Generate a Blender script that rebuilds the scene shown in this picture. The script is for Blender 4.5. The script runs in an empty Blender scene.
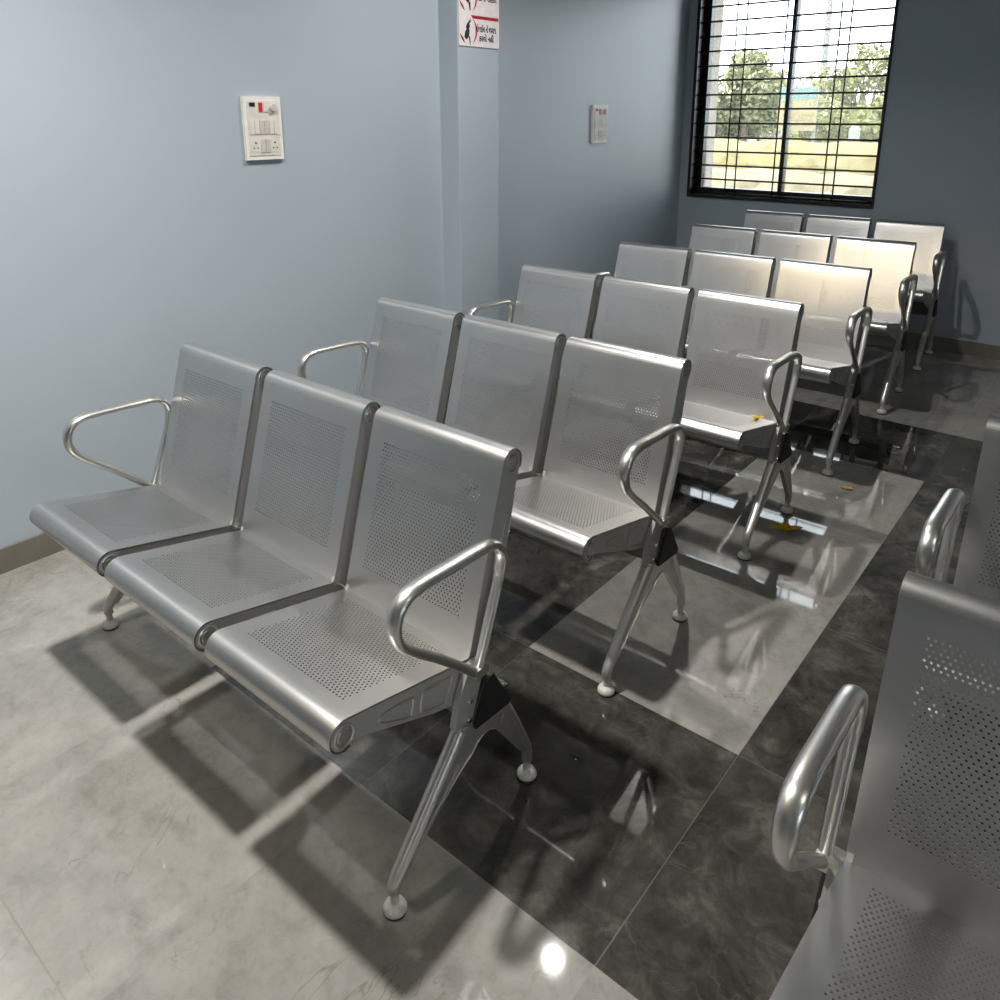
import bpy, bmesh, math, random
from mathutils import Vector, Matrix
random.seed(7)
PI = math.pi
R = math.radians
SC = bpy.context.scene
COL = SC.collection

# ------------------------------------------------------------------ helpers
def link(name, me, mat=None, parent=None):
    o = bpy.data.objects.new(name, me)
    COL.objects.link(o)
    if mat is not None and me is not None:
        for m in (mat if isinstance(mat, (list, tuple)) else [mat]):
            me.materials.append(m)
    if parent is not None:
        o.parent = parent
    return o

def obj(name, bm, mat, parent=None, smooth=None):
    me = bpy.data.meshes.new(name)
    bmesh.ops.recalc_face_normals(bm, faces=bm.faces[:])
    bm.to_mesh(me)
    bm.free()
    if smooth:
        for p in me.polygons:
            p.use_smooth = True
        if smooth < 3.2:
            me.set_sharp_from_angle(angle=smooth)
    return link(name, me, mat, parent)

def empty(name, loc, rz=0.0):
    o = bpy.data.objects.new(name, None)
    o.empty_display_size = 0.1
    COL.objects.link(o)
    o.location = loc
    o.rotation_euler = (0, 0, rz)
    return o

def tag(o, label=None, cat=None, group=None, kind=None):
    if label: o['label'] = label
    if cat: o['category'] = cat
    if group: o['group'] = group
    if kind: o['kind'] = kind
    return o

def box(bm, x0, x1, y0, y1, z0, z1):
    v = [bm.verts.new((x, y, z)) for x in (x0, x1) for y in (y0, y1) for z in (z0, z1)]
    for f in ((0, 1, 3, 2), (4, 6, 7, 5), (0, 4, 5, 1), (2, 3, 7, 6), (0, 2, 6, 4), (1, 5, 7, 3)):
        bm.faces.new([v[i] for i in f])

def bevel_all(bm, w, seg=2, ang=0.5):
    es = [e for e in bm.edges if len(e.link_faces) == 2 and e.calc_face_angle(0) > ang]
    bmesh.ops.bevel(bm, geom=es, offset=w, segments=seg, profile=0.5, affect='EDGES', clamp_overlap=True)

def prism_x(bm, poly, x0, x1):
    """extrude a (y, z) polygon along x"""
    a = [bm.verts.new((x0, p[0], p[1])) for p in poly]
    b = [bm.verts.new((x1, p[0], p[1])) for p in poly]
    n = len(poly)
    bm.faces.new(a)
    bm.faces.new(b[::-1])
    for i in range(n):
        bm.faces.new([a[i], b[i], b[(i + 1) % n], a[(i + 1) % n]])

def catmull(pts, n, closed=False):
    out = []
    m = len(pts)
    rng = range(m if closed else m - 1)
    for i in rng:
        def g(k):
            if closed:
                return pts[k % m]
            return pts[max(0, min(m - 1, k))]
        p0, p1, p2, p3 = g(i - 1), g(i), g(i + 1), g(i + 2)
        for j in range(n):
            t = j / n
            out.append(tuple(0.5 * (2 * b + (c - a) * t + (2 * a - 5 * b + 4 * c - d) * t * t
                                    + (3 * b - a - 3 * c + d) * t ** 3)
                             for a, b, c, d in zip(p0, p1, p2, p3)))
    if not closed:
        out.append(tuple(pts[-1]))
    return out

def tube(bm, path, rad, seg=8, closed=False, up=None, caps=True):
    """rad: number, or list of (r_side, r_inplane); up = fixed side axis"""
    rings = []
    n = len(path)
    P = [Vector(p) for p in path]
    last = None
    for i in range(n):
        if closed:
            t = (P[(i + 1) % n] - P[i - 1]).normalized()
        else:
            t = (P[min(n - 1, i + 1)] - P[max(0, i - 1)]).normalized()
        if up is not None:
            s = Vector(up)
        else:
            s = last if last is not None else (Vector((0, 0, 1)) if abs(t.z) < 0.9 else Vector((1, 0, 0)))
        s = (s - t * s.dot(t)).normalized()
        last = s
        b = t.cross(s)
        r = rad[i] if isinstance(rad, list) else rad
        ra, rb = r if isinstance(r, tuple) else (r, r)
        rings.append([bm.verts.new(P[i] + s * ra * math.cos(2 * PI * k / seg) + b * rb * math.sin(2 * PI * k / seg))
                      for k in range(seg)])
    for i in range(n if closed else n - 1):
        A, B = rings[i], rings[(i + 1) % n]
        for k in range(seg):
            bm.faces.new([A[k], A[(k + 1) % seg], B[(k + 1) % seg], B[k]])
    if not closed and caps:
        bm.faces.new(rings[0][::-1])
        bm.faces.new(rings[-1])

def lathe(bm, prof, c, axis='z', seg=20):
    """prof: list of (r, h) along the axis from c"""
    rings = []
    for r, h in prof:
        ring = []
        for k in range(seg):
            a = 2 * PI * k / seg
            u, w = r * math.cos(a), r * math.sin(a)
            p = (u, w, h) if axis == 'z' else (h, u, w)
            ring.append(bm.verts.new((c[0] + p[0], c[1] + p[1], c[2] + p[2])))
        rings.append(ring)
    for A, B in zip(rings, rings[1:]):
        for k in range(seg):
            bm.faces.new([A[k], A[(k + 1) % seg], B[(k + 1) % seg], B[k]])
    bm.faces.new(rings[0][::-1])
    bm.faces.new(rings[-1])

# ------------------------------------------------------------------ node helpers
class NT:
    def __init__(self, name):
        self.m = bpy.data.materials.new(name)
        self.m.use_nodes = True
        self.t = self.m.node_tree
        self.b = self.t.nodes['Principled BSDF']
        self.out = self.t.nodes['Material Output']
    def n(self, ty, **kw):
        nd = self.t.nodes.new(ty)
        for k, v in kw.items():
            setattr(nd, k, v)
        return nd
    def l(self, a, b):
        self.t.links.new(a, b)
    def put(self, sock, v):
        if hasattr(v, 'links'):
            self.l(v, sock)
        else:
            sock.default_value = v
    def math(self, op, a, b=0.0, c=0.0):
        nd = self.n('ShaderNodeMath', operation=op)
        for i, v in enumerate((a, b, c)):
            self.put(nd.inputs[i], v)
        return nd.outputs[0]
    def ramp(self, fac, stops):
        nd = self.n('ShaderNodeValToRGB')
        e = nd.color_ramp.elements
        while len(e) < len(stops):
            e.new(0.5)
        for el, (p, c) in zip(e, stops):
            el.position = p
            el.color = (*c, 1) if len(c) == 3 else c
        self.l(fac, nd.inputs[0])
        return nd.outputs[0]
    def mix(self, fac, a, b, mode='MIX'):
        nd = self.n('ShaderNodeMix', data_type='RGBA', blend_type=mode)
        self.put(nd.inputs[0], fac)
        for s, v in ((nd.inputs[6], a), (nd.inputs[7], b)):
            if isinstance(v, tuple):
                v = (*v, 1) if len(v) == 3 else v
            self.put(s, v)
        return nd.outputs[2]
    def noise(self, vec, scale, detail=4, rough=0.55, dist=0.0):
        nd = self.n('ShaderNodeTexNoise')
        self.l(vec, nd.inputs['Vector'])
        nd.inputs['Scale'].default_value = scale
        nd.inputs['Detail'].default_value = detail
        nd.inputs['Roughness'].default_value = rough
        nd.inputs['Distortion'].default_value = dist
        return nd.outputs['Fac']
    def coord(self, which='Object'):
        return self.n('ShaderNodeTexCoord').outputs[which]
    def bump(self, h, strength, dist=0.01):
        nd = self.n('ShaderNodeBump')
        nd.inputs['Strength'].default_value = strength
        nd.inputs['Distance'].default_value = dist
        self.l(h, nd.inputs['Height'])
        self.l(nd.outputs[0], self.b.inputs['Normal'])

def plain(name, col, rough=0.5, metal=0.0, noise_amt=0.06, scale=40.0, spec=None):
    k = NT(name)
    c = k.coord()
    f = k.noise(c, scale)
    lo = tuple(max(0, x * (1 - noise_amt)) for x in col)
    hi = tuple(min(1, x * (1 + noise_amt)) for x in col)
    k.l(k.ramp(f, [(0.3, lo), (0.7, hi)]), k.b.inputs['Base Color'])
    k.b.inputs['Metallic'].default_value = metal
    k.b.inputs['Roughness'].default_value = rough
    if spec is not None:
        k.b.inputs['Specular IOR Level'].default_value = spec
    return k.m

def metal(name, col, r0, r1, scale=6.0, aniso=0.0, met=1.0):
    k = NT(name)
    c = k.coord()
    mp = k.n('ShaderNodeMapping')
    mp.inputs['Scale'].default_value = (1, 1, 1)
    k.l(c, mp.inputs[0])
    f = k.noise(mp.outputs[0], scale, 5, 0.6)
    f2 = k.noise(mp.outputs[0], 380.0, 2, 0.5)
    k.l(k.ramp(f, [(0.3, tuple(x * 0.94 for x in col)), (0.7, col)]), k.b.inputs['Base Color'])
    rr = k.math('MULTIPLY_ADD', f, r1 - r0, r0)
    k.l(k.math('MULTIPLY_ADD', f2, 0.05, rr), k.b.inputs['Roughness'])
    k.b.inputs['Metallic'].default_value = met
    if aniso:
        k.b.inputs['Anisotropic'].default_value = aniso
    return k.m

M = {}
M['steel'] = metal('perforated_steel', (0.555, 0.55, 0.545), 0.26, 0.37)
M['bracket'] = metal('cast_bracket', (0.44, 0.435, 0.42), 0.44, 0.54, met=0.35)
M['alloy'] = metal('polished_alloy', (0.62, 0.61, 0.585), 0.24, 0.36, 9.0)
M['leg_alloy'] = metal('leg_alloy', (0.60, 0.59, 0.565), 0.24, 0.36, 9.0, met=0.75)
M['chrome'] = metal('bright_chrome', (0.80, 0.80, 0.78), 0.08, 0.16)
M['beam'] = metal('dark_beam', (0.22, 0.22, 0.22), 0.35, 0.5)
M['black'] = plain('black_plastic', (0.012, 0.012, 0.013), 0.6)
M['pad'] = plain('pad_plastic', (0.62, 0.61, 0.57), 0.45, 0, 0.12, 150)
M['pad_base'] = plain('pad_rubber', (0.03, 0.03, 0.03), 0.7)
M['white_plastic'] = plain('white_plastic', (0.80, 0.79, 0.75), 0.35)
M['cream_plastic'] = plain('cream_plastic', (0.70, 0.66, 0.60), 0.4)
M['grey_plastic'] = plain('grey_plastic', (0.55, 0.525, 0.49), 0.4)
M['dark_plastic'] = plain('dark_plastic', (0.02, 0.018, 0.018), 0.4)
M['red_plastic'] = plain('red_plastic', (0.55, 0.03, 0.035), 0.4)
M['frame_black'] = plain('window_frame_black', (0.012, 0.011, 0.010), 0.35)
M['bar_black'] = plain('grille_black', (0.02, 0.016, 0.014), 0.4)
M['sign_white'] = plain('sign_white', (0.80, 0.74, 0.75), 0.4)
M['sign_red'] = plain('sign_red', (0.36, 0.008, 0.02), 0.4)
M['sign_black'] = plain('sign_black', (0.02, 0.018, 0.02), 0.5)
M['pillar'] = plain('beige_plaster', (0.310,0.270,0.225), 0.9, 0, 0.1, 30)
M['yellow_leaf'] = plain('yellow_leaf', (0.62, 0.40, 0.02), 0.5, 0, 0.3, 60)
M['ceiling'] = plain('ceiling_paint', (0.62, 0.62, 0.60), 0.9, 0, 0.02, 3)

def wall_mat():
    k = NT('blue_grey_paint')
    c = k.coord()
    f = k.noise(c, 1.4, 4)
    g = k.noise(c, 90.0, 2)
    k.l(k.ramp(f, [(0.3, (0.400, 0.460, 0.515)), (0.7, (0.420, 0.482, 0.538))]), k.b.inputs['Base Color'])
    k.l(k.math('MULTIPLY_ADD', f, 0.08, 0.34), k.b.inputs['Roughness'])
    k.b.inputs['Specular IOR Level'].default_value = 0.8
    k.bump(g, 0.06, 0.004)
    return k.m
M['wall'] = wall_mat()

def stone(name, lo, hi, vein):
    k = NT(name)
    c = k.coord()
    f = k.noise(c, 3.0, 6, 0.6, 0.6)
    k.l(k.ramp(f, [(0.3, lo), (0.7, hi)]), k.b.inputs['Base Color'])
    k.b.inputs['Roughness'].default_value = 0.35
    return k.m
M['skirting'] = stone('stone_skirting', (0.155, 0.140, 0.115), (0.21, 0.19, 0.16), None)

def floor_mat():
    """polished 600 mm tiles: pale grey field with dark square frames"""
    k = NT('polished_floor_tiles')
    c = k.coord()
    sp = k.n('ShaderNodeSeparateXYZ'); k.l(c, sp.inputs[0])
    X, Y = sp.outputs[0], sp.outputs[1]
    T = 0.6
    X0, Y0 = -0.523, 0.888
    u = k.math('DIVIDE', k.math('SUBTRACT', X, X0), T)
    v = k.math('DIVIDE', k.math('SUBTRACT', Y, Y0), T)
    iu, iv = k.math('FLOOR', u), k.math('FLOOR', v)
    def inside(val, a, b):
        return k.math('MULTIPLY', k.math('GREATER_THAN', val, a - 0.5), k.math('LESS_THAN', val, b + 0.5))
    outer = k.math('MULTIPLY', inside(iu, -2, 0), inside(iv, 0, 4))
    inner = k.math('MULTIPLY', inside(iu, -1, -1), inside(iv, 1, 3))
    dark = k.math('SUBTRACT', outer, inner)
    # random offset for every tile
    cv = k.n('ShaderNodeCombineXYZ'); k.l(iu, cv.inputs[0]); k.l(iv, cv.inputs[1])
    wn = k.n('ShaderNodeTexWhiteNoise', noise_dimensions='3D'); k.l(cv.outputs[0], wn.inputs[0])
    sc = k.n('ShaderNodeVectorMath', operation='SCALE'); k.l(wn.outputs['Color'], sc.inputs[0]); sc.inputs['Scale'].default_value = 13.0
    ad = k.n('ShaderNodeVectorMath', operation='ADD'); k.l(c, ad.inputs[0]); k.l(sc.outputs[0], ad.inputs[1])
    tc = ad.outputs[0]
    # pale marble
    a = k.noise(tc, 2.6, 8, 0.66, 0.25)
    b = k.noise(tc, 8.0, 8, 0.70, 0.35)
    pale = k.ramp(a, [(0.28, (0.230, 0.221, 0.203)), (0.5, (0.280, 0.270, 0.250)), (0.72, (0.335, 0.325, 0.302))])
    pale2 = k.ramp(b, [(0.28, (0.66, 0.65, 0.63)), (0.5, (1, 1, 1)), (0.74, (1.15, 1.15, 1.14))])
    pale = k.mix(0.8, pale, pale2, 'MULTIPLY')
    gr = k.noise(tc, 38.0, 6, 0.7, 0.8)
    pale = k.mix(0.7, pale, k.ramp(gr, [(0.3, (0.84, 0.84, 0.83)), (0.5, (1, 1, 1)), (0.7, (1.08, 1.08, 1.08))]), 'MULTIPLY')
    # thin veins
    def vein(scale, width, dist):
        w = k.noise(tc, scale, 5, 0.6, dist)
        d = k.math('ABSOLUTE', k.math('SUBTRACT', w, 0.5))
        return k.math('SUBTRACT', 1.0, k.math('MINIMUM', k.math('DIVIDE', d, width), 1.0))
    v1 = k.math('MULTIPLY', vein(2.2, 0.006, 1.2), k.ramp(k.noise(tc, 3.5, 2), [(0.48, (0, 0, 0)), (0.62, (1, 1, 1))]))
    pale = k.mix(k.math('MULTIPLY', v1, 0.7), pale, (0.16, 0.145, 0.12))
    # dark marble
    da = k.noise(tc, 3.2, 8, 0.66, 0.9)
    db = k.noise(tc, 14.0, 7, 0.7, 1.2)
    dk = k.ramp(da, [(0.30, (0.020, 0.020, 0.018)), (0.52, (0.050, 0.048, 0.042)), (0.75, (0.135, 0.130, 0.114))])
    dk = k.mix(0.75, dk, k.ramp(db, [(0.3, (0.45, 0.45, 0.45)), (0.5, (1, 1, 1)), (0.72, (1.9, 1.88, 1.8))]), 'MULTIPLY')
    msk = k.ramp(k.noise(tc, 3.0, 2), [(0.50, (0, 0, 0)), (0.62, (1, 1, 1))])
    v2 = k.math('MULTIPLY', vein(2.2, 0.004, 0.8), msk)
    dk = k.mix(k.math('MULTIPLY', v2, 0.25), dk, (0.16, 0.155, 0.14))
    v3 = k.math('MULTIPLY', vein(1.5, 0.004, 0.7), msk)
    dk = k.mix(k.math('MULTIPLY', v3, 0.65), dk, (0.010, 0.010, 0.010))
    col = k.mix(dark, pale, dk)
    # joints
    fu, fv = k.math('FRACT', u), k.math('FRACT', v)
    def edge(fr):
        return k.math('MINIMUM', fr, k.math('SUBTRACT', 1.0, fr))
    e = k.math('MINIMUM', edge(fu), edge(fv))
    joint = k.math('LESS_THAN', e, 0.0018)
    jc = k.mix(dark, (0.20, 0.185, 0.155), (0.060, 0.058, 0.052))
    col = k.mix(k.math('MULTIPLY', joint, k.math('MULTIPLY_ADD', dark, -0.4, 0.75)), col, jc)
    k.l(col, k.b.inputs['Base Color'])
    r = k.math('MULTIPLY_ADD', k.noise(c, 2.0, 4), 0.03, 0.02)
    k.l(k.math('MULTIPLY_ADD', joint, 0.4, r), k.b.inputs['Roughness'])
    k.b.inputs['Specular IOR Level'].default_value = 0.55
    return k.m
M['floor'] = floor_mat()

def glass_mat(name, tint, haze):
    k = NT(name)
    tr = k.n('ShaderNodeBsdfTransparent'); tr.inputs[0].default_value = (*tint, 1)
    gl = k.n('ShaderNodeBsdfGlossy'); gl.inputs['Roughness'].default_value = 0.02
    df = k.n('ShaderNodeBsdfTranslucent'); df.inputs[0].default_value = (0.8, 0.8, 0.78, 1)
    fr = k.n('ShaderNodeFresnel'); fr.inputs[0].default_value = 1.45
    m1 = k.n('ShaderNodeMixShader'); m2 = k.n('ShaderNodeMixShader')
    c = k.coord()
    hz = k.math('MULTIPLY', k.ramp(k.noise(c, 4.0, 4), [(0.3, (0.6,) * 3), (0.7, (1,) * 3)]), haze)
    k.l(hz, m1.inputs[0]); k.l(tr.outputs[0], m1.inputs[1]); k.l(df.outputs[0], m1.inputs[2])
    k.l(fr.outputs[0], m2.inputs[0]); k.l(m1.outputs[0], m2.inputs[1]); k.l(gl.outputs[0], m2.inputs[2])
    k.l(m2.outputs[0], k.out.inputs[0])
    return k.m
M['glass'] = glass_mat('clear_glass', (0.95, 0.96, 0.96), 0.025)
M['glass_hazy'] = glass_mat('dusty_glass', (0.90, 0.91, 0.90), 0.05)

def leaf_mat(name, c0, c1, scale=1.5):
    k = NT(name)
    c = k.coord()
    f = k.noise(c, scale, 5, 0.7)
    k.l(k.ramp(f, [(0.3, c0), (0.7, c1)]), k.b.inputs['Base Color'])
    k.b.inputs['Roughness'].default_value = 0.8
    k.b.inputs['Specular IOR Level'].default_value = 0.1
    return k.m
M['leaf_green'] = leaf_mat('leaves_green', (0.150, 0.160, 0.060), (0.280, 0.280, 0.125))
M['leaf_blue'] = leaf_mat('leaves_grey_green', (0.155, 0.165, 0.085), (0.270, 0.275, 0.150))
M['leaf_dry'] = leaf_mat('leaves_dry', (0.240, 0.210, 0.130), (0.330, 0.300, 0.200))
M['hedge'] = leaf_mat('hedge_yellow', (0.145, 0.118, 0.055), (0.300, 0.250, 0.130), 9.0)
M['hedge_near'] = leaf_mat('hedge_straw', (0.135, 0.112, 0.070), (0.290, 0.245, 0.155), 12.0)
M['bark'] = plain('bark', (0.14, 0.10, 0.07), 0.9, 0, 0.2, 12)
M['soil'] = plain('dry_ground', (0.11, 0.105, 0.10), 0.95, 0, 0.2, 1.5)
M['board_cream'] = plain('board_cream', (0.225,0.198,0.108), 0.6)
M['board_blue'] = plain('board_blue', (0.108,0.180,0.186), 0.6)
M['board_line'] = plain('board_line', (0.186,0.132,0.060), 0.6)
M['concrete'] = plain('concrete', (0.200,0.195,0.185), 0.9)
M['white_paint'] = plain('white_paint', (0.240,0.240,0.234), 0.6)

# ------------------------------------------------------------------ the room
ZC = 2.72           # ceiling height
XL, XF = -2.651, -2.705   # left wall, and its farther stretch past the column
YB = 5.348
bm = bmesh.new(); box(bm, -3.0, 4.0, -7.0, 5.6, -0.2, 0.0)
tag(obj('floor', bm, M['floor']), kind='structure')
bm = bmesh.new(); box(bm, -3.0, 4.0, -7.0, 5.6, ZC, ZC + 0.2)
tag(obj('ceiling', bm, M['ceiling']), kind='structure')

# left wall with its column: one continuous plan outline
plan = [(-3.0, -7.0), (XL, -7.0), (XL, 2.782), (-2.533, 2.782), (-2.533, 3.068), (XF, 3.068), (XF, 5.55), (-3.0, 5.55)]
bm = bmesh.new()
lo = [bm.verts.new((x, y, -0.1)) for x, y in plan]
hi = [bm.verts.new((x, y, ZC + 0.1)) for x, y in plan]
bm.faces.new(lo); bm.faces.new(hi[::-1])
for i in range(len(plan)):
    j = (i + 1) % len(plan)
    bm.faces.new([lo[i], lo[j], hi[j], hi[i]])
bevel = [e for e in bm.edges if abs(e.verts[0].co.z - e.verts[1].co.z) > 1 and e.verts[0].co.x > -2.9]
bmesh.ops.bevel(bm, geom=bevel, offset=0.004, segments=2, profile=0.5, affect='EDGES')
tag(obj('wall_left', bm, M['wall']), kind='structure')

WX0, WX1, WZ0, WZ1 = -2.640, -1.362, 0.832, 2.33
bm = bmesh.new()
for a in ((-2.8, WX0, -0.1, ZC + .1), (WX1, 4.0, -0.1, ZC + .1), (WX0, WX1, -0.1, WZ0), (WX0, WX1, WZ1, ZC + .1)):
    box(bm, a[0], a[1], YB, YB + 0.2, a[2], a[3])
tag(obj('wall_back', bm, M['wall']), kind='structure')
bm = bmesh.new()
for a in ((-7.0, -1.6, -.1, ZC + .1), (-1.6, -0.6, -.1, 1.1), (-1.6, -0.6, 2.1, ZC + .1), (-0.6, 5.6, -.1, ZC + .1)):  # unseen opening added so sky light fills in from the right
    box(bm, 3.6, 3.8, a[0], a[1], a[2], a[3])
tag(obj('wall_right', bm, M['wall']), kind='structure')
bm = bmesh.new(); box(bm, -3.0, 4.0, -7.0, -6.8, -0.1, ZC + .1)
tag(obj('wall_front', bm, M['wall']), kind='structure')

bm = bmesh.new()
box(bm, XL, XL + .012, -6.8, 2.782, 0, 0.083)
box(bm, XL, -2.533 + .012, 2.770, 2.782, 0, 0.083)
box(bm, -2.533, -2.533 + .012, 2.770, 3.080, 0, 0.083)
box(bm, XF, XF + .012, 3.068, YB, 0, 0.083)
tag(obj('baseboard_left', bm, M['skirting']), kind='structure')
bm = bmesh.new(); box(bm, XF, 3.6, YB - .012, YB, 0, 0.083)
tag(obj('baseboard_back', bm, M['skirting']), kind='structure')

# ------------------------------------------------------------------ window
win = tag(empty('window_1', (0, YB, 0)), kind='structure')
def wbox(name, mat, *bs, bev=0.0):
    bm = bmesh.new()
    for b in bs:
        box(bm, *b)
    if bev:
        bevel_all(bm, bev, 1)
    return obj(name, bm, M[mat], win)
# black granite lining set a little proud of the wall, then the sliding frame behind it
wbox('window_lining', 'frame_black',
     (WX0, WX0 + .022, -.008, .19, WZ0, WZ1), (WX1 - .016, WX1, -.008, .19, WZ0, WZ1),
     (WX0 + .022, WX1 - .016, -.012, .19, WZ0, WZ0 + .022), (WX0 + .022, WX1 - .016, -.008, .19, WZ1 - .022, WZ1))
wbox('window_frame', 'frame_black',
     (WX0 + .022, WX0 + .062, .085, .145, WZ0 + .022, WZ1 - .022), (WX1 - .042, WX1 - .016, .085, .145, WZ0 + .022, WZ1 - .022),
     (WX0 + .062, WX1 - .042, .085, .145, WZ0 + .022, WZ0 + .066), (WX0 + .062, WX1 - .042, .085, .145, WZ1 - .06, WZ1 - .022))
wbox('mullion', 'frame_black', (-2.014, -1.986, .085, .145, WZ0 + .066, WZ1 - .06))
wbox('pane', 'glass', (WX0 + .062, -2.014, .118, .122, WZ0 + .066, WZ1 - .06))
wbox('pane', 'glass_hazy', (-1.986, WX1 - .042, .102, .106, WZ0 + .066, WZ1 - .06))
zb = 0.868
while zb < WZ1 - .03:
    bm = bmesh.new()
    tube(bm, [(WX0 + .01, .022, zb), (WX1 - .008, .022, zb)], 0.0062, 6)
    obj('grille_bar', bm, M['bar_black'], win, smooth=4)
    zb += 0.0955
for xx in (-2.368, -2.298, -2.030, -1.972, -1.693, -1.630):
    bm = bmesh.new()
    tube(bm, [(xx, .031, WZ0 + .01), (xx, .031, WZ1 - .01)], 0.0050, 6)
    obj('grille_bar', bm, M['bar_black'], win, smooth=4)

# ------------------------------------------------------------------ bench
SW = 0.182          # half seat width
PITCH = 0.402
SX = (-PITCH, 0.0, PITCH)
EDGE = PITCH + SW   # half bench width

def arc(c, r, a0, a1, n):
    return [(c[0] + r * math.cos(R(a0 + (a1 - a0) * i / n)), c[1] + r * math.sin(R(a0 + (a1 - a0) * i / n))) for i in range(n + 1)]

# profiles in the (y, z) plane, y towards the back
SEAT_C, SEAT_R = (-0.289, 0.440), 0.030
BACK_C, BACK_R = (0.147, 0.765), 0.028
seat_prof = arc(SEAT_C, SEAT_R, 292, 76.7, 16)                # under hook, round the front, to the top
seat_end = (0.0175, 0.4040)
back_start = (0.0125, 0.392)
bt = (BACK_C[0] - BACK_R * 0.962, BACK_C[1] + BACK_R * 0.274)
back_roll = arc(BACK_C, BACK_R, 164, -40, 14)

def sheet(prof, flat0, flat1, nrow, ncol, dx, smin, smax, tail):
    """perforated sheet: prof = list of (y, z) polyline; the flat run between flat0 and flat1
    holds staggered round holes; returns a bmesh"""
    bm = bmesh.new()
    f0, f1 = Vector(flat0), Vector(flat1)
    d = (f1 - f0).normalized()
    w0 = ncol * dx / 2.0
    ds = (smax - smin) / nrow
    xs = [-w0 + dx * 0.5 * i for i in range(2 * ncol + 1)]
    cols = [-SW, -SW + 0.006, -w0 - 0.01] + xs + [w0 + 0.01, SW - 0.006, SW]
    def P(s):
        q = f0 + d * s
        return (q.x, q.y)
    L = (f1 - f0).length
    rows = [smin + ds * j for j in range(nrow + 1)]
    pre = list(prof[0]) + [P(0.0), P(smin * 0.5)]
    post = [P(smax + (L - smax) * t) for t in (0.5, 1.0)] + list(prof[1])
    def line(p):
        return [bm.verts.new((x, p[0], p[1])) for x in cols]
    pre_l = [line(p) for p in pre]
    row_l = [line(P(s)) for s in rows]
    post_l = [line(p) for p in post]
    def strip(A, B, i0, i1):
        for i in range(i0, i1):
            bm.faces.new([A[i], A[i + 1], B[i + 1], B[i]])
    n = len(cols) - 1
    seq = pre_l + row_l[:1]
    for A, B in zip(seq, seq[1:]):
        strip(A, B, 0, n)
    seq = row_l[-1:] + post_l
    for A, B in zip(seq, seq[1:]):
        strip(A, B, 0, n)
    off = 3
    rad = dx * 0.232
    for j in range(nrow):
        A, B = row_l[j], row_l[j + 1]
        strip(A, B, 0, off)
        strip(A, B, off + 2 * ncol, n)
        sh = j % 2
        if sh:
            strip(A, B, off, off + 1)
            strip(A, B, off + 2 * ncol - 1, off + 2 * ncol)
        sm = (rows[j] + rows[j + 1]) / 2
        for c in range(ncol - sh):
            i = off + sh + 2 * c
            xc = xs[sh + 2 * c] + dx * 0.5
            bd = [A[i], A[i + 1], A[i + 2], B[i + 2], B[i + 1], B[i]]
            ang = [225, 270, 315, 45, 90, 135]
            h = []
            for q in range(6):
                a0 = ang[q]
                a1 = ang[(q + 1) % 6]
                if a1 < a0: a1 += 360
                for a in (a0, (a0 + a1) / 2):
                    y, z = P(sm + rad * math.sin(R(a)))
                    h.append(bm.verts.new((xc + rad * math.cos(R(a)), y, z)))
            for q in range(6):
                b0, b1 = bd[q], bd[(q + 1) % 6]
                h0, h1, h2 = h[2 * q], h[2 * q + 1], h[(2 * q + 2) % 12]
                bm.faces.new([b0, h1, h0])
                bm.faces.new([b0, b1, h2, h1])
    return bm

def solid(o, th, off=0.0):
    m = o.modifiers.new('thickness', 'SOLIDIFY')
    m.thickness = th
    m.offset = off
    m.use_even_offset = False

def mesh_with_mods(o):
    dg = bpy.context.evaluated_depsgraph_get()
    me = bpy.data.meshes.new_from_object(o.evaluated_get(dg))
    o.modifiers.clear()
    me.set_sharp_from_angle(angle=0.6)
    old = o.data
    o.data = me
    bpy.data.meshes.remove(old)

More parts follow.
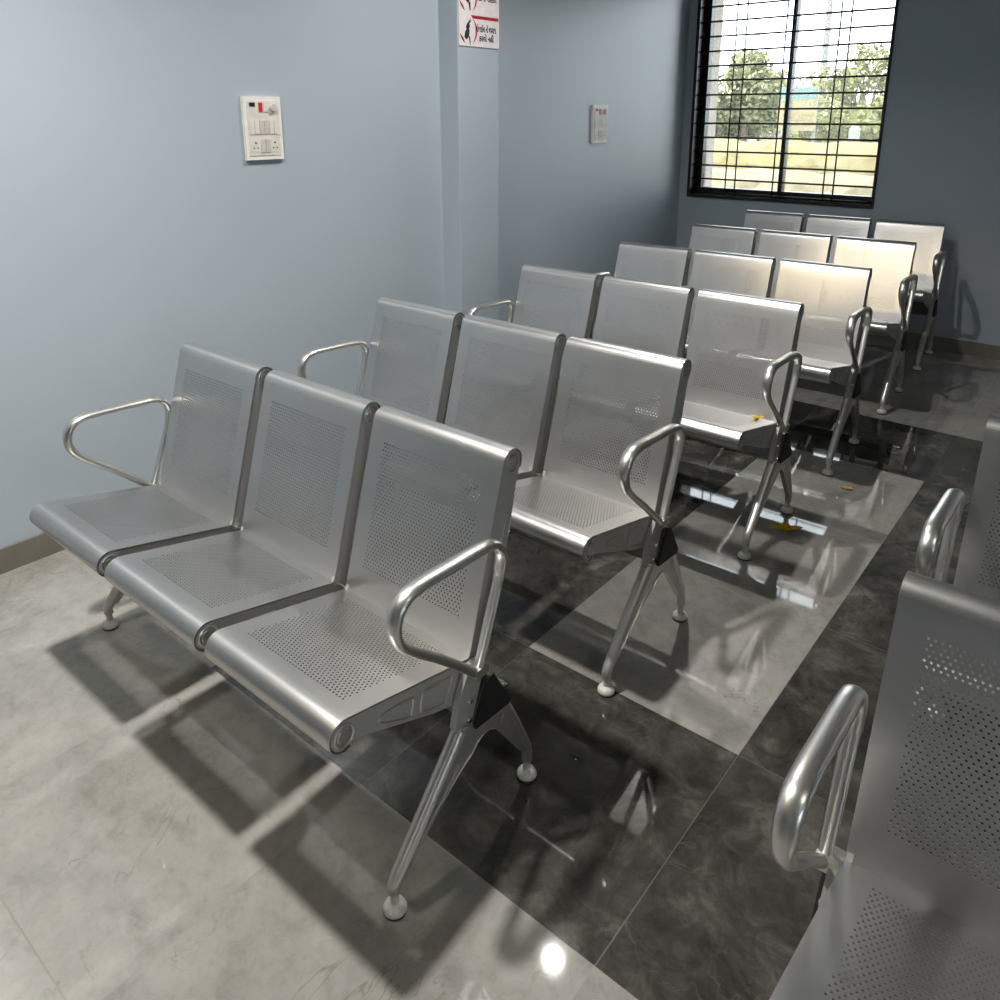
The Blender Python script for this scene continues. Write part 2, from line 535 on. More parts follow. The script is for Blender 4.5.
BENCH_PARTS = {}
def build_bench(name):
    root = empty(name, (0, 0, 0))
    # --- perforated seats and backrests
    f0 = seat_prof[-1]
    bm = sheet((seat_prof[:-1], []), f0, seat_end, 33, 33, 0.0086, 0.026, 0.278, None)
    # holes start behind the front roll: the run is measured from the roll
    seat0 = obj('seat', bm, M['steel'], root, smooth=0.6)
    solid(seat0, 0.002)
    bm = sheet(([], back_roll), back_start, bt, 37, 33, 0.0086, 0.076, 0.356, None)
    back0 = obj('backrest', bm, M['steel'], root, smooth=0.6)
    solid(back0, 0.002)
    bpy.context.view_layer.update()
    for o in (seat0, back0):
        mesh_with_mods(o)
    # --- side bracket: cast L plate with a round boss at each end
    A = arc(SEAT_C, 0.0265, 255, 76.7, 10)
    top = [(0.000, 0.4045), (0.012, 0.4030)]
    B = arc(BACK_C, 0.0255, 164, -12, 12)
    poly = A[::1] + top + [(0.020, 0.42)] + B + [(0.158, 0.715), (0.140, 0.63), (0.085, 0.43), (0.062, 0.352), (0.040, 0.330),
            (-0.010, 0.322), (-0.085, 0.345), (-0.200, 0.392), (-0.250, 0.412), (-0.270, 0.418)]
    def bracket(sgn):
        bm = bmesh.new()
        x1 = SW - 0.001
        x0 = x1 - 0.009
        prism_x(bm, poly, x0 * sgn, x1 * sgn)
        bevel_all(bm, 0.0022, 1, 0.6)
        base = set(bm.faces)
        xo = (x1 + 0.0002) * sgn
        def rim(pts, r=0.0022):
            pp = catmull([(xo, p[0], p[1]) for p in pts], 3, True)
            tube(bm, pp, r, 6, closed=True)
        # embossed pockets
        rim([(-0.215, 0.420), (-0.200, 0.425), (-0.145, 0.416), (-0.135, 0.408), (-0.140, 0.386), (-0.150, 0.380), (-0.205, 0.407)])
        rim([(-0.112, 0.402), (-0.100, 0.408), (-0.045, 0.398), (-0.035, 0.390), (-0.050, 0.356), (-0.062, 0.350), (-0.108, 0.366), (-0.117, 0.376)])
        rim([(0.124, 0.650), (0.134, 0.660), (0.140, 0.655), (0.134, 0.625), (0.078, 0.450), (0.070, 0.440), (0.064, 0.446), (0.068, 0.466)])
        for (c, r) in ((SEAT_C, 0.0195), (BACK_C, 0.0185)):
            rim(arc(c, r, 0, 345, 12), 0.0028)
            lathe(bm, [(0.0145, 0), (0.0145, 0.0022), (0.013, 0.0032)] if sgn > 0 else [(0.0145, 0), (0.0145, -0.0022), (0.013, -0.0032)],
                  ((x1 - 0.0005) * sgn, c[0], c[1]), 'x', 16)
        for f in bm.faces:                       # brighter metal on the rims, edge highlights put into the material
            if f not in base:
                f.material_index = 1
        return obj('side_bracket', bm, [M['bracket'], M['alloy']], root, smooth=0.5)
    br = bracket(1), bracket(-1)
    first = True
    for sx in SX:
        for o in (seat0, back0) + br:
            if first:
                o.location.x = sx
            else:
                c = o.copy(); COL.objects.link(c); c.parent = root; c.location.x = sx
        first = False
    # --- beam
    bm = bmesh.new()
    tri = [(0.002, 0.270), (0.098, 0.264), (0.104, 0.274), (0.052, 0.360), (0.042, 0.360), (0.001, 0.280)]
    prism_x(bm, tri, -EDGE - 0.024, EDGE + 0.024)
    bevel_all(bm, 0.003, 1)
    beam = obj('beam', bm, M['beam'], root, smooth=0.5)
    for s in (-1, 1):
        bm = bmesh.new()
        c = (0.050, 0.300)
        t2 = [(c[0] + (p[0] - c[0]) * 1.05, c[1] + (p[1] - c[1]) * 1.05) for p in tri]
        prism_x(bm, t2, s * (EDGE + 0.022), s * (EDGE + 0.030))
        bevel_all(bm, 0.002, 1)
        tag(obj('end_cap', bm, M['black'], beam, smooth=0.5), label='black plastic beam end cap')
    # --- legs
    def splay(p):
        t = max(0.0, min(1.0, (0.25 - p[2]) / 0.2)) * max(0.0, min(1.0, (0.06 - p[1]) / 0.22))
        return Vector((-0.055 * t, 0.062 * t, 0))
    for s in (-1, 1):
        bm = bmesh.new()
        cx = s * (EDGE + 0.009)
        tw = s < 0
        def SP(x, y, z):
            p = Vector((x, y, z))
            return tuple(p + splay(p)) if tw else (x, y, z)
        def limb(pts):
            sm = catmull(pts, 5)
            tube(bm, [SP(cx, q[0], q[1]) for q in sm], [(q[2], q[3]) for q in sm], 14, up=(1, 0, 0))
        limb([(-0.018, 0.282, .0160, .0160), (-0.030, 0.264, .0165, .0165), (-0.090, 0.196, .0160, .0155), (-0.150, 0.128, .0150, .0140),
              (-0.193, 0.080, .0140, .0130), (-0.206, 0.061, .0130, .0125), (-0.207, 0.046, .0125, .0125)])
        limb([(0.100, 0.268, .0150, .0100), (0.108, 0.248, .0150, .0110), (0.145, 0.172, .0140, .0120), (0.178, 0.100, .0130, .0120),
              (0.188, 0.070, .0125, .0120), (0.189, 0.046, .0120, .0120)])
        web = [(-0.022, 0.282), (0.100, 0.276), (0.112, 0.244), (0.182, 0.092), (0.168, 0.082), (0.086, 0.196), (0.072, 0.212), (0.054, 0.222), (0.036, 0.224),
               (0.016, 0.216), (0.0, 0.202), (-0.030, 0.172), (-0.140, 0.095), (-0.180, 0.070), (-0.186, 0.082), (-0.090, 0.196), (-0.034, 0.264)]
        web[11] = (-0.036, 0.184); web[12] = (-0.150, 0.096); 
        b2 = bmesh.new()
        prism_x(b2, web, cx - 0.008, cx + 0.008)
        bevel_all(b2, 0.003, 2, 0.5)
        me2 = bpy.data.meshes.new('web'); 
        for v in b2.verts:
            v.co = Vector(SP(*v.co))
        b2.to_mesh(me2); b2.free(); bm.from_mesh(me2); bpy.data.meshes.remove(me2)
        for side in (1, -1):      # bright lip along the crotch arch and the recess rims
            for lp, cl in (([(-0.090, 0.150), (-0.036, 0.186), (0.0, 0.204), (0.016, 0.218), (0.036, 0.226), (0.054, 0.224), (0.072, 0.214)], False),
                           ([(-0.158, 0.108), (-0.148, 0.104), (-0.052, 0.190), (-0.040, 0.206), (-0.046, 0.214), (-0.060, 0.212)], True),
                           ([(0.104, 0.226), (0.096, 0.224), (0.098, 0.204), (0.168, 0.098), (0.174, 0.102), (0.170, 0.112)], True)):
                tube(bm, catmull([SP(cx + side * 0.0085, p[0], p[1]) for p in lp], 3, cl), 0.0016, 6, closed=cl)
        leg = obj('leg', bm, M['leg_alloy'], root, smooth=0.7)
        for yy in (-0.207, 0.189):
            dv = splay((0, yy, 0.03)) if s < 0 else Vector((0, 0, 0))
            fx, fy = cx + dv.x, yy + dv.y
            bm = bmesh.new()
            lathe(bm, [(0.0195, 0.003), (0.022, 0.006), (0.022, 0.010), (0.0195, 0.016), (0.014, 0.020), (0.0085, 0.022), (0.0085, 0.051)], (fx, fy, 0.0), 'z', 24)
            fp = obj('foot_pad', bm, M['pad'], leg, smooth=0.7)
            tag(fp, label='off-white dome foot pad')
            bm = bmesh.new()
            lathe(bm, [(0.0205, 0.0), (0.0215, 0.002), (0.0205, 0.0055)], (fx, fy, 0.0), 'z', 24)
            obj('foot_pad_base', bm, M['pad_base'], leg, smooth=0.7)
    # --- armrests: a rounded triangle of flattened tube
    ap = [((0.004, 0.392), (.0095, .0095)), ((-0.080, 0.470), (.0095, .0090)), ((-0.150, 0.529), (.0110, .0090)), ((-0.184, 0.563), (.0135, .0095)),
          ((-0.196, 0.600), (.0160, .0105)), ((-0.184, 0.634), (.0170, .0105)), ((-0.150, 0.651), (.0175, .0100)), ((-0.060, 0.650), (.0175, .0095)),
          ((0.030, 0.646), (.0170, .0095)), ((0.064, 0.636), (.0160, .0095)), ((0.080, 0.610), (.0150, .0095)), ((0.076, 0.575), (.0140, .0090)),
          ((0.068, 0.553), (.0120, .0065)), ((0.040, 0.478), (.0120, .0062)), ((0.012, 0.400), (.0110, .0062))]
    for s in (-1, 1):
        bm = bmesh.new()
        xa = s * (EDGE + 0.026)
        raw = [(p[0], p[1], r[0], r[1]) for p, r in ap]
        sm = catmull(raw, 6)
        tube(bm, [(xa, q[0], q[1]) for q in sm], [(q[2], q[3]) for q in sm], 14, up=(1, 0, 0))
        # weld block and stub at the foot of the arm
        box(bm, *sorted((xa - s * 0.026, xa + s * 0.010)), -0.004, 0.030, 0.383, 0.403)
        # collar where the wide arm meets the thin rear strut
        arm = obj('armrest', bm, M['alloy'], root, smooth=0.8)
    # --- mounting brackets with bolts at both ends
    for s in (-1, 1):
        bm = bmesh.new()
        xi, xo = sorted((s * (EDGE + 0.001), s * (EDGE + 0.016)))
        prism_x(bm, [(-0.002, 0.400), (0.028, 0.396), (0.034, 0.362), (0.000, 0.272), (-0.034, 0.264), (-0.044, 0.288), (-0.030, 0.350)], xi, xo)
        bevel_all(bm, 0.002, 1)
        mb = obj('mounting_bracket', bm, M['bracket'], root, smooth=0.5)
        h = s * 0.006
        for (by, bz) in ((-0.004, 0.330), (-0.030, 0.283), (-0.008, 0.288)):
            bm = bmesh.new()
            lathe(bm, [(0.0062, 0), (0.0062, h * 0.6), (0.0045, h)], (s * (EDGE + 0.0155), by, bz), 'x', 10)
            obj('bolt', bm, M['chrome'], mb, smooth=0.6)
        bm = bmesh.new()
        box(bm, *sorted((s * (EDGE - 0.015), s * (EDGE + 0.012))), 0.098, 0.118, 0.284, 0.289)
        bevel_all(bm, 0.0015, 1)
        cl = obj('clamp_plate', bm, M['chrome'], root)
        bm = bmesh.new()
        lathe(bm, [(0.006, 0), (0.006, 0.004), (0.004, 0.006)], (s * (EDGE + 0.004), 0.110, 0.289), 'z', 10)
        obj('bolt', bm, M['chrome'], cl, smooth=0.6)
    # --- bright hinge bolts in the gaps between the seats
    for gx in (-PITCH / 2, PITCH / 2):
        for (y, z) in ((0.032, 0.390),):
            bm = bmesh.new()
            lathe(bm, [(0.007, -0.021), (0.007, 0.021)], (gx, y, z), 'x', 12)
            obj('hinge_bolt', bm, M['chrome'], root, smooth=0.6)
    return root

def copy_tree(o, parent=None):
    c = o.copy()
    COL.objects.link(c)
    if parent is not None:
        c.parent = parent
    for ch in list(o.children):
        copy_tree(ch, c)
    return c

bench0 = build_bench('waiting_bench')
# right end of each bench, and its slight turn in degrees
BENCHES = [
    (-0.869, 0.946, 0.0, 'nearest three-seat perforated steel bench on the left, seen whole, casting square shadows on pale tiles'),
    (-0.873, 1.677, -0.3, 'steel bench directly behind the nearest left one, feet on a pale tile strip'),
    (-0.861, 2.503, 0.6, 'third steel bench back on the left, with a yellow scrap on its right seat'),
    (-0.858, 3.318, 1.8, 'fourth steel bench back, its right front foot at the far end of the pale strip'),
    (-0.877, 4.175, 2.4, 'brightly lit steel bench one row in front of the rearmost bench under the window'),
    (-0.912, 5.034, 2.8, 'rearmost steel bench, backs against the wall below the barred window'),
    (0.403 + EDGE, 0.962, 0.0, 'shaded steel bench cut off by the lower right corner of the photo'),
    (0.389 + EDGE, 1.720, 0.0, 'shaded steel bench at the right edge, only one arm and back edge showing'),
]
for i, (x, y, a, lab) in enumerate(BENCHES):
    o = bench0 if i == 0 else copy_tree(bench0)
    o.location = (x - EDGE * math.cos(R(a)), y - EDGE * math.sin(R(a)), 0)
    o.rotation_euler.z = R(a)
    tag(o, lab, 'bench', 'perforated steel waiting benches in rows')

# ------------------------------------------------------------------ switch boards
def switchboard(xw, y0, y1, z0, z1, label):
    root = tag(empty('switchboard', (xw, (y0 + y1) / 2, (z0 + z1) / 2)), label, 'switchboard', 'wall switchboards')
    w, h = (y1 - y0), (z1 - z0)
    bm = bmesh.new(); box(bm, 0.0, 0.014, -w / 2, w / 2, -h / 2, h / 2); bevel_all(bm, 0.004, 2)
    obj('cover_plate', bm, M['white_plastic'], root, smooth=0.6)
    bm = bmesh.new(); box(bm, 0.012, 0.0165, -w / 2 + .014, w / 2 - .014, -h / 2 + .016, h / 2 - .016); bevel_all(bm, 0.0015, 1)
    obj('module_panel', bm, M['cream_plastic'], root, smooth=0.6)
    cw = (w - .036) / 3
    def cell(name, mat, c, r0, r1, dep=0.0195, pad=0.003, wid=(0, 1)):
        ya = -w / 2 + .018 + c * cw + wid[0] * cw + pad
        yb = -w / 2 + .018 + c * cw + wid[1] * cw - pad
        za = h / 2 - .02 - r1 * (h - .04); zb = h / 2 - .02 - r0 * (h - .04)
        bm = bmesh.new(); box(bm, 0.015, dep, ya, yb, za + .002, zb - .002); bevel_all(bm, 0.001, 1)
        return obj(name, bm, M[mat], root)
    cell('socket', 'dark_plastic', 0, 0.0, 0.10, 0.0175, 0.006, (0, 0.85))
    cell('indicator', 'red_plastic', 1, 0.0, 0.20, 0.019, 0.003, (0, 0.5))
    cell('switch', 'cream_plastic', 1, 0.0, 0.20, 0.0195, 0.003, (0.5, 1))
    k = cell('regulator', 'cream_plastic', 2, 0.0, 0.24, 0.0175)
    bm = bmesh.new(); lathe(bm, [(0.015, 0.017), (0.014, 0.027), (0.012, 0.029)], (0, -w / 2 + .018 + 2.5 * cw, h / 2 - .02 - 0.11 * (h - .04)), 'x', 20)
    obj('knob', bm, M['grey_plastic'], k, smooth=0.6)
    for c in (0, 1, 2):
        for a, b in ((0, 0.5), (0.5, 1)):
            cell('switch', 'grey_plastic' if c == 1 else 'cream_plastic', c, 0.34, 0.62, 0.0195, 0.0015, (a, b))
    for c in (0, 2):
        s = cell('socket', 'cream_plastic', c, 0.70, 0.97, 0.0175)
        cy = -w / 2 + .018 + (c + .5) * cw; cz = h / 2 - .02 - 0.835 * (h - .04)
        bm = bmesh.new()
        for dy, dz, r in ((0, .011, .0038), (-.008, -.008, .003), (.008, -.008, .003)):
            lathe(bm, [(r, 0.0165), (r, 0.0178)], (0, cy + dy, cz + dz), 'x', 12)
        obj('pin_hole', bm, M['dark_plastic'], s)
    for a, b in ((0, 0.5), (0.5, 1)):
        cell('switch', 'grey_plastic', 1, 0.70, 0.97, 0.0195, 0.0015, (a, b))
switchboard(XL, 1.726, 1.889, 1.245, 1.475, 'white switchboard high on the left wall above the nearest bench')
switchboard(XF, 4.152, 4.315, 1.240, 1.463, 'white switchboard on the far stretch of left wall, between column and window')

# ------------------------------------------------------------------ notice on the column
XS = -2.532
def flat(bm, pts, x=0.0):
    bm.faces.new([bm.verts.new((x, p[0], p[1])) for p in pts])
def slab(bm, pts, x0, x1):
    prism_x(bm, pts, x0, x1)
def ring_poly(c, r0, r1, a0, a1, n, e=1.0):
    o = [(c[0] + r1 * math.cos(R(a0 + (a1 - a0) * i / n)), c[1] + e * r1 * math.sin(R(a0 + (a1 - a0) * i / n))) for i in range(n + 1)]
    q = [(c[0] + r0 * math.cos(R(a0 + (a1 - a0) * i / n)), c[1] + e * r0 * math.sin(R(a0 + (a1 - a0) * i / n))) for i in range(n + 1)]
    return o, q
def text_mesh(body, size, y, z, x, parent, width):
    cu = bpy.data.curves.new('lettering', 'FONT')
    cu.body = body; cu.size = size; cu.extrude = 0.0006; cu.align_x = 'LEFT'; cu.offset = 0.0009
    t = bpy.data.objects.new('lettering', cu); COL.objects.link(t)
    bpy.context.view_layer.update()
    me = bpy.data.meshes.new_from_object(t.evaluated_get(bpy.context.evaluated_depsgraph_get()))
    COL.objects.unlink(t); bpy.data.objects.remove(t)
    xs = [v.co.x for v in me.vertices] or [0, 1]
    k = width / max(1e-6, max(xs) - min(xs))
    x_0 = min(xs)
    for v in me.vertices:
        v.co = Vector((x + v.co.z, y + (v.co.x - x_0) * k, z + v.co.y))
    me.name = 'lettering'
    me.materials.clear()
    return link('lettering', me, M['sign_black'], parent)
def notice(z0, label, lines, icon):
    W, Hh = 0.279, 0.137
    root = tag(empty('notice_sign', (XS, 2.789, z0)), label, 'sign', 'notices on the column')
    bm = bmesh.new(); box(bm, 0, 0.003, 0, W, 0, Hh); obj('sign_board', bm, M['sign_white'], root)
    bm = bmesh.new()
    if True:
        slab(bm, [(0.078, Hh - .003), (0.092, Hh - .017), (W - .006, Hh - .017), (W - .006, Hh - .003)], 0.003, 0.0036)
    obj('red_band', bm, M['sign_red'], root)
    c = (0.062, 0.067)
    for a0, a1, wd in ((-62, 62, .0105), (195, 248, .0110)):
        bm = bmesh.new()
        n = 20
        O, Q = [], []
        for i in range(n + 1):
            a = R(a0 + (a1 - a0) * i / n)
            r = 0.0595 - wd * math.sin(PI * i / n)
            O.append((c[0] + 0.060 * math.cos(a), c[1] + 0.060 * math.sin(a)))
            Q.append((c[0] + r * math.cos(a), c[1] + r * math.sin(a)))
        slab(bm, O + Q[::-1], 0.003, 0.0036)
        obj('red_arc', bm, M['sign_red'], root)
    bm = bmesh.new()
    for pts in icon:
        slab(bm, [(c[0] + p[0], c[1] + p[1]) for p in pts], 0.003, 0.0036)
    obj('pictogram', bm, M['sign_black'], root)
    for body, size, y, z, wd in lines:
        text_mesh(body, size, y, z, 0.0034, root, wd)
hand = [[(-.028, -.030), (-.012, -.040), (.004, -.022), (.008, .004), (-.010, .008), (-.022, -.004)],
        [(-.012, .002), (.002, .004), (.010, .018), (.006, .030), (.016, .038), (.014, .052), (.004, .040), (-.010, .028), (-.018, .014)],
        [(.000, -.025), (.010, -.024), (.014, -.058), (.010, -.060)]]
face = [[(-.020, -.010), (-.004, -.022), (.010, -.010), (.012, .022), (.002, .044), (-.014, .046), (-.022, .022)],
        [(.000, -.018), (.014, -.014), (.016, -.050), (.010, -.054)]]
notice(1.708, 'lower notice on the column edge, two short lines beside a red ring with hand pictogram',
       [('મોબાઈલ નો વપરાશ.', 0.036, 0.112, 0.066, 0.146), ('કરવો નહીં', 0.036, 0.135, 0.026, 0.104)], hand)
notice(1.8455, 'upper notice on the column edge, one large line of lettering, cropped by the photo top',
       [('પાડવો સહિત', 0.044, 0.114, 0.062, 0.146)], face)

# ------------------------------------------------------------------ yellow leaves
def leaf(name, loc, rz, lobes, label, s=1.0):
    bm = bmesh.new()
    for (ang, ln, wd, lift) in lobes:
        n = 7
        L, Rr, C = [], [], []
        for i in range(n + 1):
            t = i / n
            w = wd * math.sin(PI * min(1, t * 0.92 + 0.06)) ** 0.8
            r = ln * t
            z = 0.004 + lift * t * t
            ca, sa = math.cos(R(ang)), math.sin(R(ang))
            C.append(bm.verts.new((r * ca * s, r * sa * s, z * s)))
            L.append(bm.verts.new(((r * ca - w * sa) * s, (r * sa + w * ca) * s, (z + w * 0.6) * s)))
            Rr.append(bm.verts.new(((r * ca + w * sa) * s, (r * sa - w * ca) * s, (z + w * 0.6) * s)))
        for i in range(n):
            bm.faces.new([C[i], C[i + 1], L[i + 1], L[i]])
            bm.faces.new([C[i], Rr[i], Rr[i + 1], C[i + 1]])
    lathe(bm, [(0.006 * s, 0.0), (0.008 * s, 0.004 * s), (0.004 * s, 0.009 * s)], (0, 0, 0), 'z', 8)
    o = obj(name, bm, M['yellow_leaf'], None, smooth=1.0)
    solid(o, 0.0012, 1.0)
    bpy.context.view_layer.update()
    mesh_with_mods(o)
    o.location = loc
    o.rotation_euler.z = rz
    tag(o, label, 'fallen petal')
    return o
leaf('fallen_blossom', (-0.810, 2.555, 0.0), R(39), [(0, .062, .013, .008), (168, .060, .012, .006), (60, .026, .012, .016), (-70, .022, .010, .010), (115, .030, .010, .012)],
     'crumpled yellow blossom lying on the pale glossy tiles behind the third bench leg')
leaf('fallen_blossom', (-0.745, 3.02, 0.0), R(10), [(0, .030, .007, .004), (180, .026, .006, .004), (80, .010, .006, .004)],
     'tiny yellow petal on pale tiles near the fourth bench front foot', 0.9)
p = (-0.915, 2.503 - 0.035, 0.4185)
leaf('fallen_blossom', p, R(30), [(0, .026, .008, .006), (150, .022, .008, .006), (-100, .018, .007, .008)],
     'small yellow petal resting on the right seat of the third bench')

# ------------------------------------------------------------------ outside, seen through the window
bm = bmesh.new(); box(bm, -60, 40, 5.55, 120, -0.35, -0.15)
tag(obj('ground', bm, M['soil']), kind='structure')
bm = bmesh.new(); box(bm, -3.2, -2.745, 5.62, 5.98, -0.2, 3.2); bevel_all(bm, 0.01, 1)
tag(obj('pillar', bm, M['pillar']), 'beige plastered outdoor pillar at the left edge of the window view', 'pillar')
bm = bmesh.new(); box(bm, -3.2, -0.9, 5.55, 6.05, 2.56, 2.66); bevel_all(bm, 0.008, 1)
tag(obj('sunshade_slab', bm, M['pillar']), 'beige sunshade slab over the outside of the window', 'canopy')

def leaves(bm, blobs, n, size):
    tot = sum(b[3] * b[4] * b[5] for b in blobs)
    for (cx, cy, cz, rx, ry, rz) in blobs:
        for _ in range(int(n * rx * ry * rz / tot)):
            while True:
                p = Vector((random.uniform(-1, 1), random.uniform(-1, 1), random.uniform(-1, 1)))
                if 0.25 < p.length < 1: break
            q = Vector((cx + p.x * rx, cy + p.y * ry, cz + p.z * rz))
            a = Vector((random.gauss(0, 1), random.gauss(0, 1), random.gauss(0, 1))).normalized()
            b = a.cross(Vector((random.gauss(0, 1), random.gauss(0, 1), random.gauss(0, 1)))).normalized()
            s = size * random.uniform(0.6, 1.3)
            bm.faces.new([bm.verts.new(q + a * s), bm.verts.new(q + b * s * .5), bm.verts.new(q - a * s), bm.verts.new(q - b * s * .5)])

def tree(x, y, h, w, mat, label, n=1500, bushy=1.0, zlo=0.30):
    root = tag(empty('tree', (x, y, -0.15)), label, 'tree', 'trees beyond the hedges')
    bm = bmesh.new()
    tube(bm, [(0, 0, 0), (.05 * w, 0, h * .3), (-.03 * w, 0, h * .62)], [(.05 * h,) * 2, (.035 * h,) * 2, (.018 * h,) * 2], 8)
    for a in range(5):
        an = a * 1.3
        tube(bm, [(.0, 0, h * .35), (w * .25 * math.cos(an), w * .2 * math.sin(an), h * .55), (w * .38 * math.cos(an), w * .3 * math.sin(an), h * .78)],
             [(.018 * h,) * 2, (.012 * h,) * 2, (.005 * h,) * 2], 6)
    obj('trunk', bm, M['bark'], root, smooth=4)
    bm = bmesh.new()
    blobs = [(random.uniform(-.34, .34) * w, random.uniform(-.3, .3) * w, h * random.uniform(zlo, .80), w * random.uniform(.18, .30), w * random.uniform(.18, .30), h * random.uniform(.12, .20)) for _ in range(int(11 * bushy))]
    blobs.append((0, 0, h * .82, w * .22, w * .22, h * .17))
    leaves(bm, blobs, n * 2, 0.034 * w)
    obj('foliage', bm, M[mat], root)
for (rx, y, rt, w, mat, lab, n, bu) in (
        (-.425, 26.0, .080, 3.0, 'leaf_blue', 'tall grey-green tree in the left window pane', 2600, 1),
        (-.385, 30.5, .056, 2.4, 'leaf_dry', 'sparse dry-leaved tree by the centre bars of the window', 800, .7),
        (-.345, 34.5, .052, 2.8, 'leaf_dry', 'thin dry tree in the right pane behind the sign board', 900, .8),
        (-.278, 22.0, .080, 2.6, 'leaf_green', 'round green tree at the right side of the window view', 2600, 1),
        (-.462, 38.5, .030, 3.6, 'leaf_green', 'low bushy tree beside the pillar at the left of the window view', 1500, 1),
        (-.320, 18.6, .020, 2.0, 'leaf_green', 'low green bush below the right-hand tree outside', 1500, 1),
        (-.400, 44.0, .032, 5.0, 'leaf_blue', 'low grey-green bush behind the centre of the window view', 1500, 1),
        (-.236, 50.5, .055, 5.0, 'leaf_blue', 'dull green bush at the far right edge of the window view', 1500, 1)):
    tree(rx * y, y, 1.56 + rt * y, w, mat, lab, n, bu, 0.14 if 'bush' in lab else 0.30)

def hedge(x0, x1, y, z, d, mat, label, n):
    bm = bmesh.new()
    nx = int((x1 - x0) / 0.25)
    for i in range(nx):
        xc = x0 + (i + .5) * (x1 - x0) / nx
        q = []
        for k in range(9):
            a = PI * k / 8
            q.append((y - d * math.cos(a) * random.uniform(.85, 1.05), -0.15 + (z + .15) * math.sin(a) ** .35 * random.uniform(.94, 1.02)))
        q[0] = (y - d, -.15); q[-1] = (y + d, -.15)
        if i == 0: prev = [bm.verts.new((x0, *p)) for p in q]
        cur = [bm.verts.new((xc, *p)) for p in q]
        for a, b, c, e in zip(prev, prev[1:], cur[1:], cur):
            bm.faces.new([a, b, c, e])
        prev = cur
    for _ in range(n):
        q = Vector((random.uniform(x0, x1), y + random.uniform(-d, d), z * random.uniform(.2, 1.0)))
        a = Vector((random.gauss(0, 1), random.gauss(0, 1), random.gauss(0, 1))).normalized() * 0.03
        b = a.orthogonal().normalized() * 0.018
        bm.faces.new([bm.verts.new(q + a), bm.verts.new(q + b), bm.verts.new(q - a), bm.verts.new(q - b)])
    tag(obj('hedge', bm, M[mat]), label, 'hedge', 'clipped hedges outside the window')
hedge(-12, 3, 12.2, 1.03, 0.5, 'hedge', 'bright yellow-green hedge strip outside, the farther of two', 0)
hedge(-9, 3, 9.0, 0.80, 0.5, 'hedge_near', 'straw-yellow hedge just outside the lower part of the window', 0)

sb = tag(empty('sign_board', (-5.07, 14.3, -0.15)), 'pale yellow outdoor sign board on posts behind the hedge', 'sign board')
bm = bmesh.new(); box(bm, -.32, .32, -.02, .02, 1.27, 2.0); obj('panel', bm, M['board_cream'], sb)
bm = bmesh.new(); box(bm, -.31, .31, -.026, -.02, 1.80, 1.99); obj('header', bm, M['board_blue'], sb)
for zz in (1.36, 1.44, 1.52):
    bm = bmesh.new(); box(bm, -.27, .27, -.024, -.02, zz, zz + .03); obj('text_strip', bm, M['board_line'], sb)
for xx in (-.3, .3):
    bm = bmesh.new(); box(bm, xx - .02, xx + .02, .02, .06, 0, 2.0); obj('post', bm, M['concrete'], sb)
bm = bmesh.new(); tube(bm, [(0, 0, 0), (0, 0, 13)], [(.24, .24), (.17, .17)], 10)
box(bm, -1.2, 1.2, -.05, .05, 11.6, 11.8)
po = obj('utility_pole', bm, M['concrete'], None, smooth=.7); po.location = (-18.9, 57.5, -.15)
tag(po, 'pale concrete utility pole rising behind the dry trees', 'pole')
for i, (za, zb) in enumerate(((6.3, 7.6), (7.2, 7.3), (5.8, 6.8))):
    bm = bmesh.new()
    tube(bm, [(-26 + t * 20, 60 + 1.5 * i, za + (zb - za) * t - .6 * math.sin(PI * t)) for t in [j / 10 for j in range(11)]], .03, 5)
    tag(obj('overhead_wire', bm, M['concrete']), ('lowest of the three thin wires crossing the white sky', 'middle thin wire crossing the white sky in the window', 'topmost of the three thin wires crossing the white sky')[(1, 2, 0)[i]], 'wire', 'wires across the sky')
bm = bmesh.new(); lathe(bm, [(.045, 0), (.045, 1.12), (.085, 1.15), (.085, 1.32), (.05, 1.36)], (0, 0, 0), 'z', 14)
wp = obj('marker_post', bm, M['white_paint']); wp.location = (-4.0, 14, -.15)
tag(wp, 'small white marker post beyond the hedge at the right of the window', 'post')

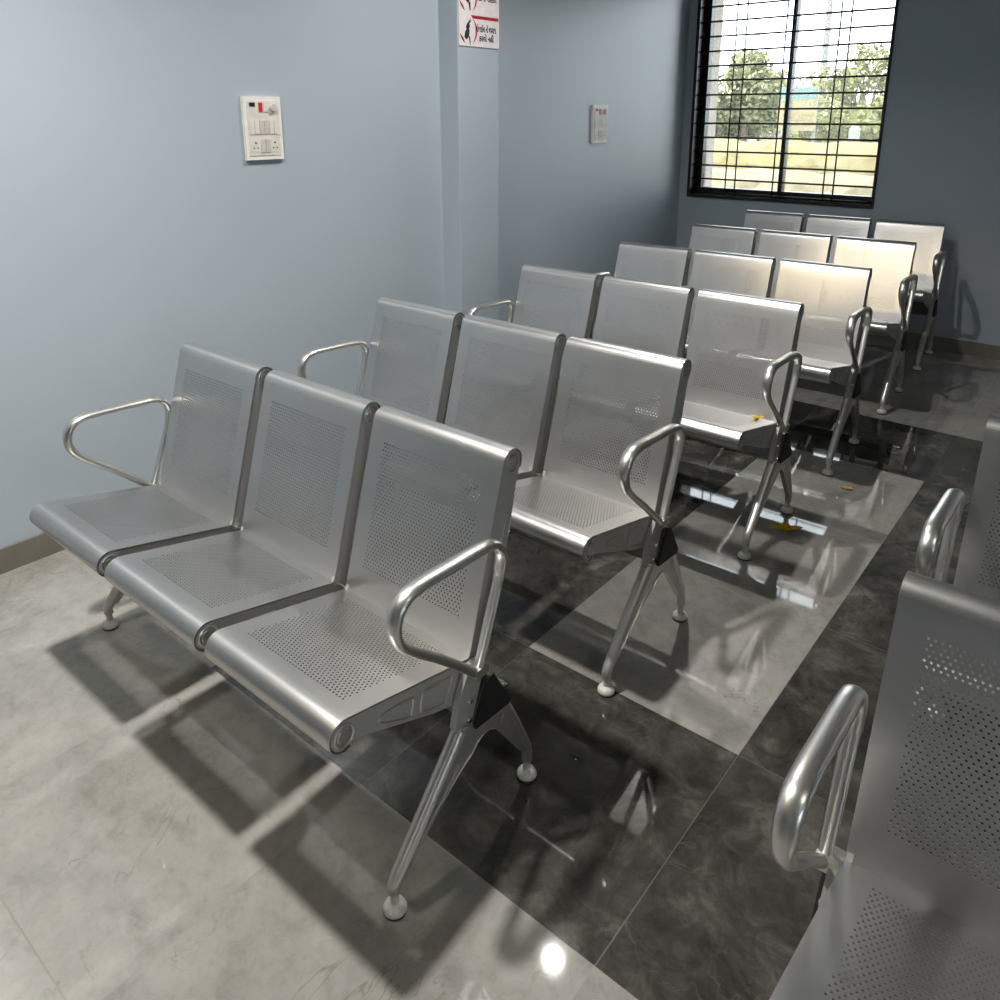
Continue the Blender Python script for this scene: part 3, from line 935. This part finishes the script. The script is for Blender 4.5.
# ------------------------------------------------------------------ light
def lamp(x, y, power, size=0.15, col=(1.0, 0.965, 0.90), z=ZC - 0.01):
    l = bpy.data.lights.new('ceiling_or_fill_light', 'AREA')
    l.shape = 'DISK'; l.size = size; l.energy = power; l.color = col
    l.spread = R(140)
    o = bpy.data.objects.new('ceiling_or_fill_light', l); COL.objects.link(o)
    o.location = (x, y, z)
    return o
lamp(-1.52, 0.56, 50, 0.12, (1.0, 0.975, 0.93))
lamp(-1.71, 2.49, 24, 0.07, (1.0, 0.975, 0.93))
lamp(-1.95, -0.50, 5, 0.15, (1.0, 0.80, 0.50))
lamp(1.45, 0.40, 9, 0.15)  # added fill for the right benches and right-facing sides, no fixture seen
lamp(0.60, -4.60, 40, 0.3)  # added behind the camera to brighten the front wall in reflections
sp = bpy.data.lights.new('added_glow_spot', 'SPOT'); sp.energy = 75; sp.spot_size = R(12); sp.spot_blend = 0.8; sp.color = (1.0, 0.76, 0.40); sp.shadow_soft_size = 0.06  # unseen spot added to strengthen the warm glow on the rear backrests
spo = bpy.data.objects.new('added_glow_spot', sp); COL.objects.link(spo)
spo.location = (-1.95, -0.60, ZC - 0.03)
spo.rotation_euler = (Vector((-1.02, 4.15, 0.66)) - Vector(spo.location)).to_track_quat('-Z', 'Y').to_euler()

W = bpy.data.worlds.new('sky'); SC.world = W
W.use_nodes = True
bg = W.node_tree.nodes['Background']
bg.inputs[0].default_value = (0.86, 0.94, 1.0, 1)
bg.inputs[1].default_value = 7.5
s = bpy.data.lights.new('sun', 'SUN'); s.energy = 3.5; s.angle = R(1.0); s.color = (1.0, 0.90, 0.70)
so = bpy.data.objects.new('sun', s); COL.objects.link(so)
so.rotation_euler = Vector((0.30, 0.60, -0.50)).to_track_quat('-Z', 'Y').to_euler()
so.location = (6, -6, 9)

# ------------------------------------------------------------------ camera
def cam_rot(p, y, r):
    fw = Vector((math.sin(y) * math.cos(p), math.cos(y) * math.cos(p), -math.sin(p)))
    rt = Vector((math.cos(y), -math.sin(y), 0)); dn = fw.cross(rt)
    c, s_ = math.cos(r), math.sin(r)
    r2 = c * rt + s_ * dn; d2 = -s_ * rt + c * dn
    return Matrix((r2, -d2, -fw)).transposed()
cd = bpy.data.cameras.new('camera'); co = bpy.data.objects.new('camera', cd); COL.objects.link(co)
cd.sensor_fit = 'HORIZONTAL'; cd.sensor_width = 36.0
cd.lens = 790.57 / 1000 * 36.0
cd.shift_y = -(500 - 333) / 1000
cd.clip_start = 0.02; cd.clip_end = 500
co.matrix_world = Matrix.Translation((0, 0, 1.41)) @ cam_rot(R(15.473), R(-39.467), R(0.095)).to_4x4()
SC.camera = co

SC.view_settings.view_transform = 'Standard'
SC.view_settings.look = 'None'
SC.view_settings.exposure = 0.0
SC.view_settings.gamma = 1.0
SC.view_settings.use_curve_mapping = False
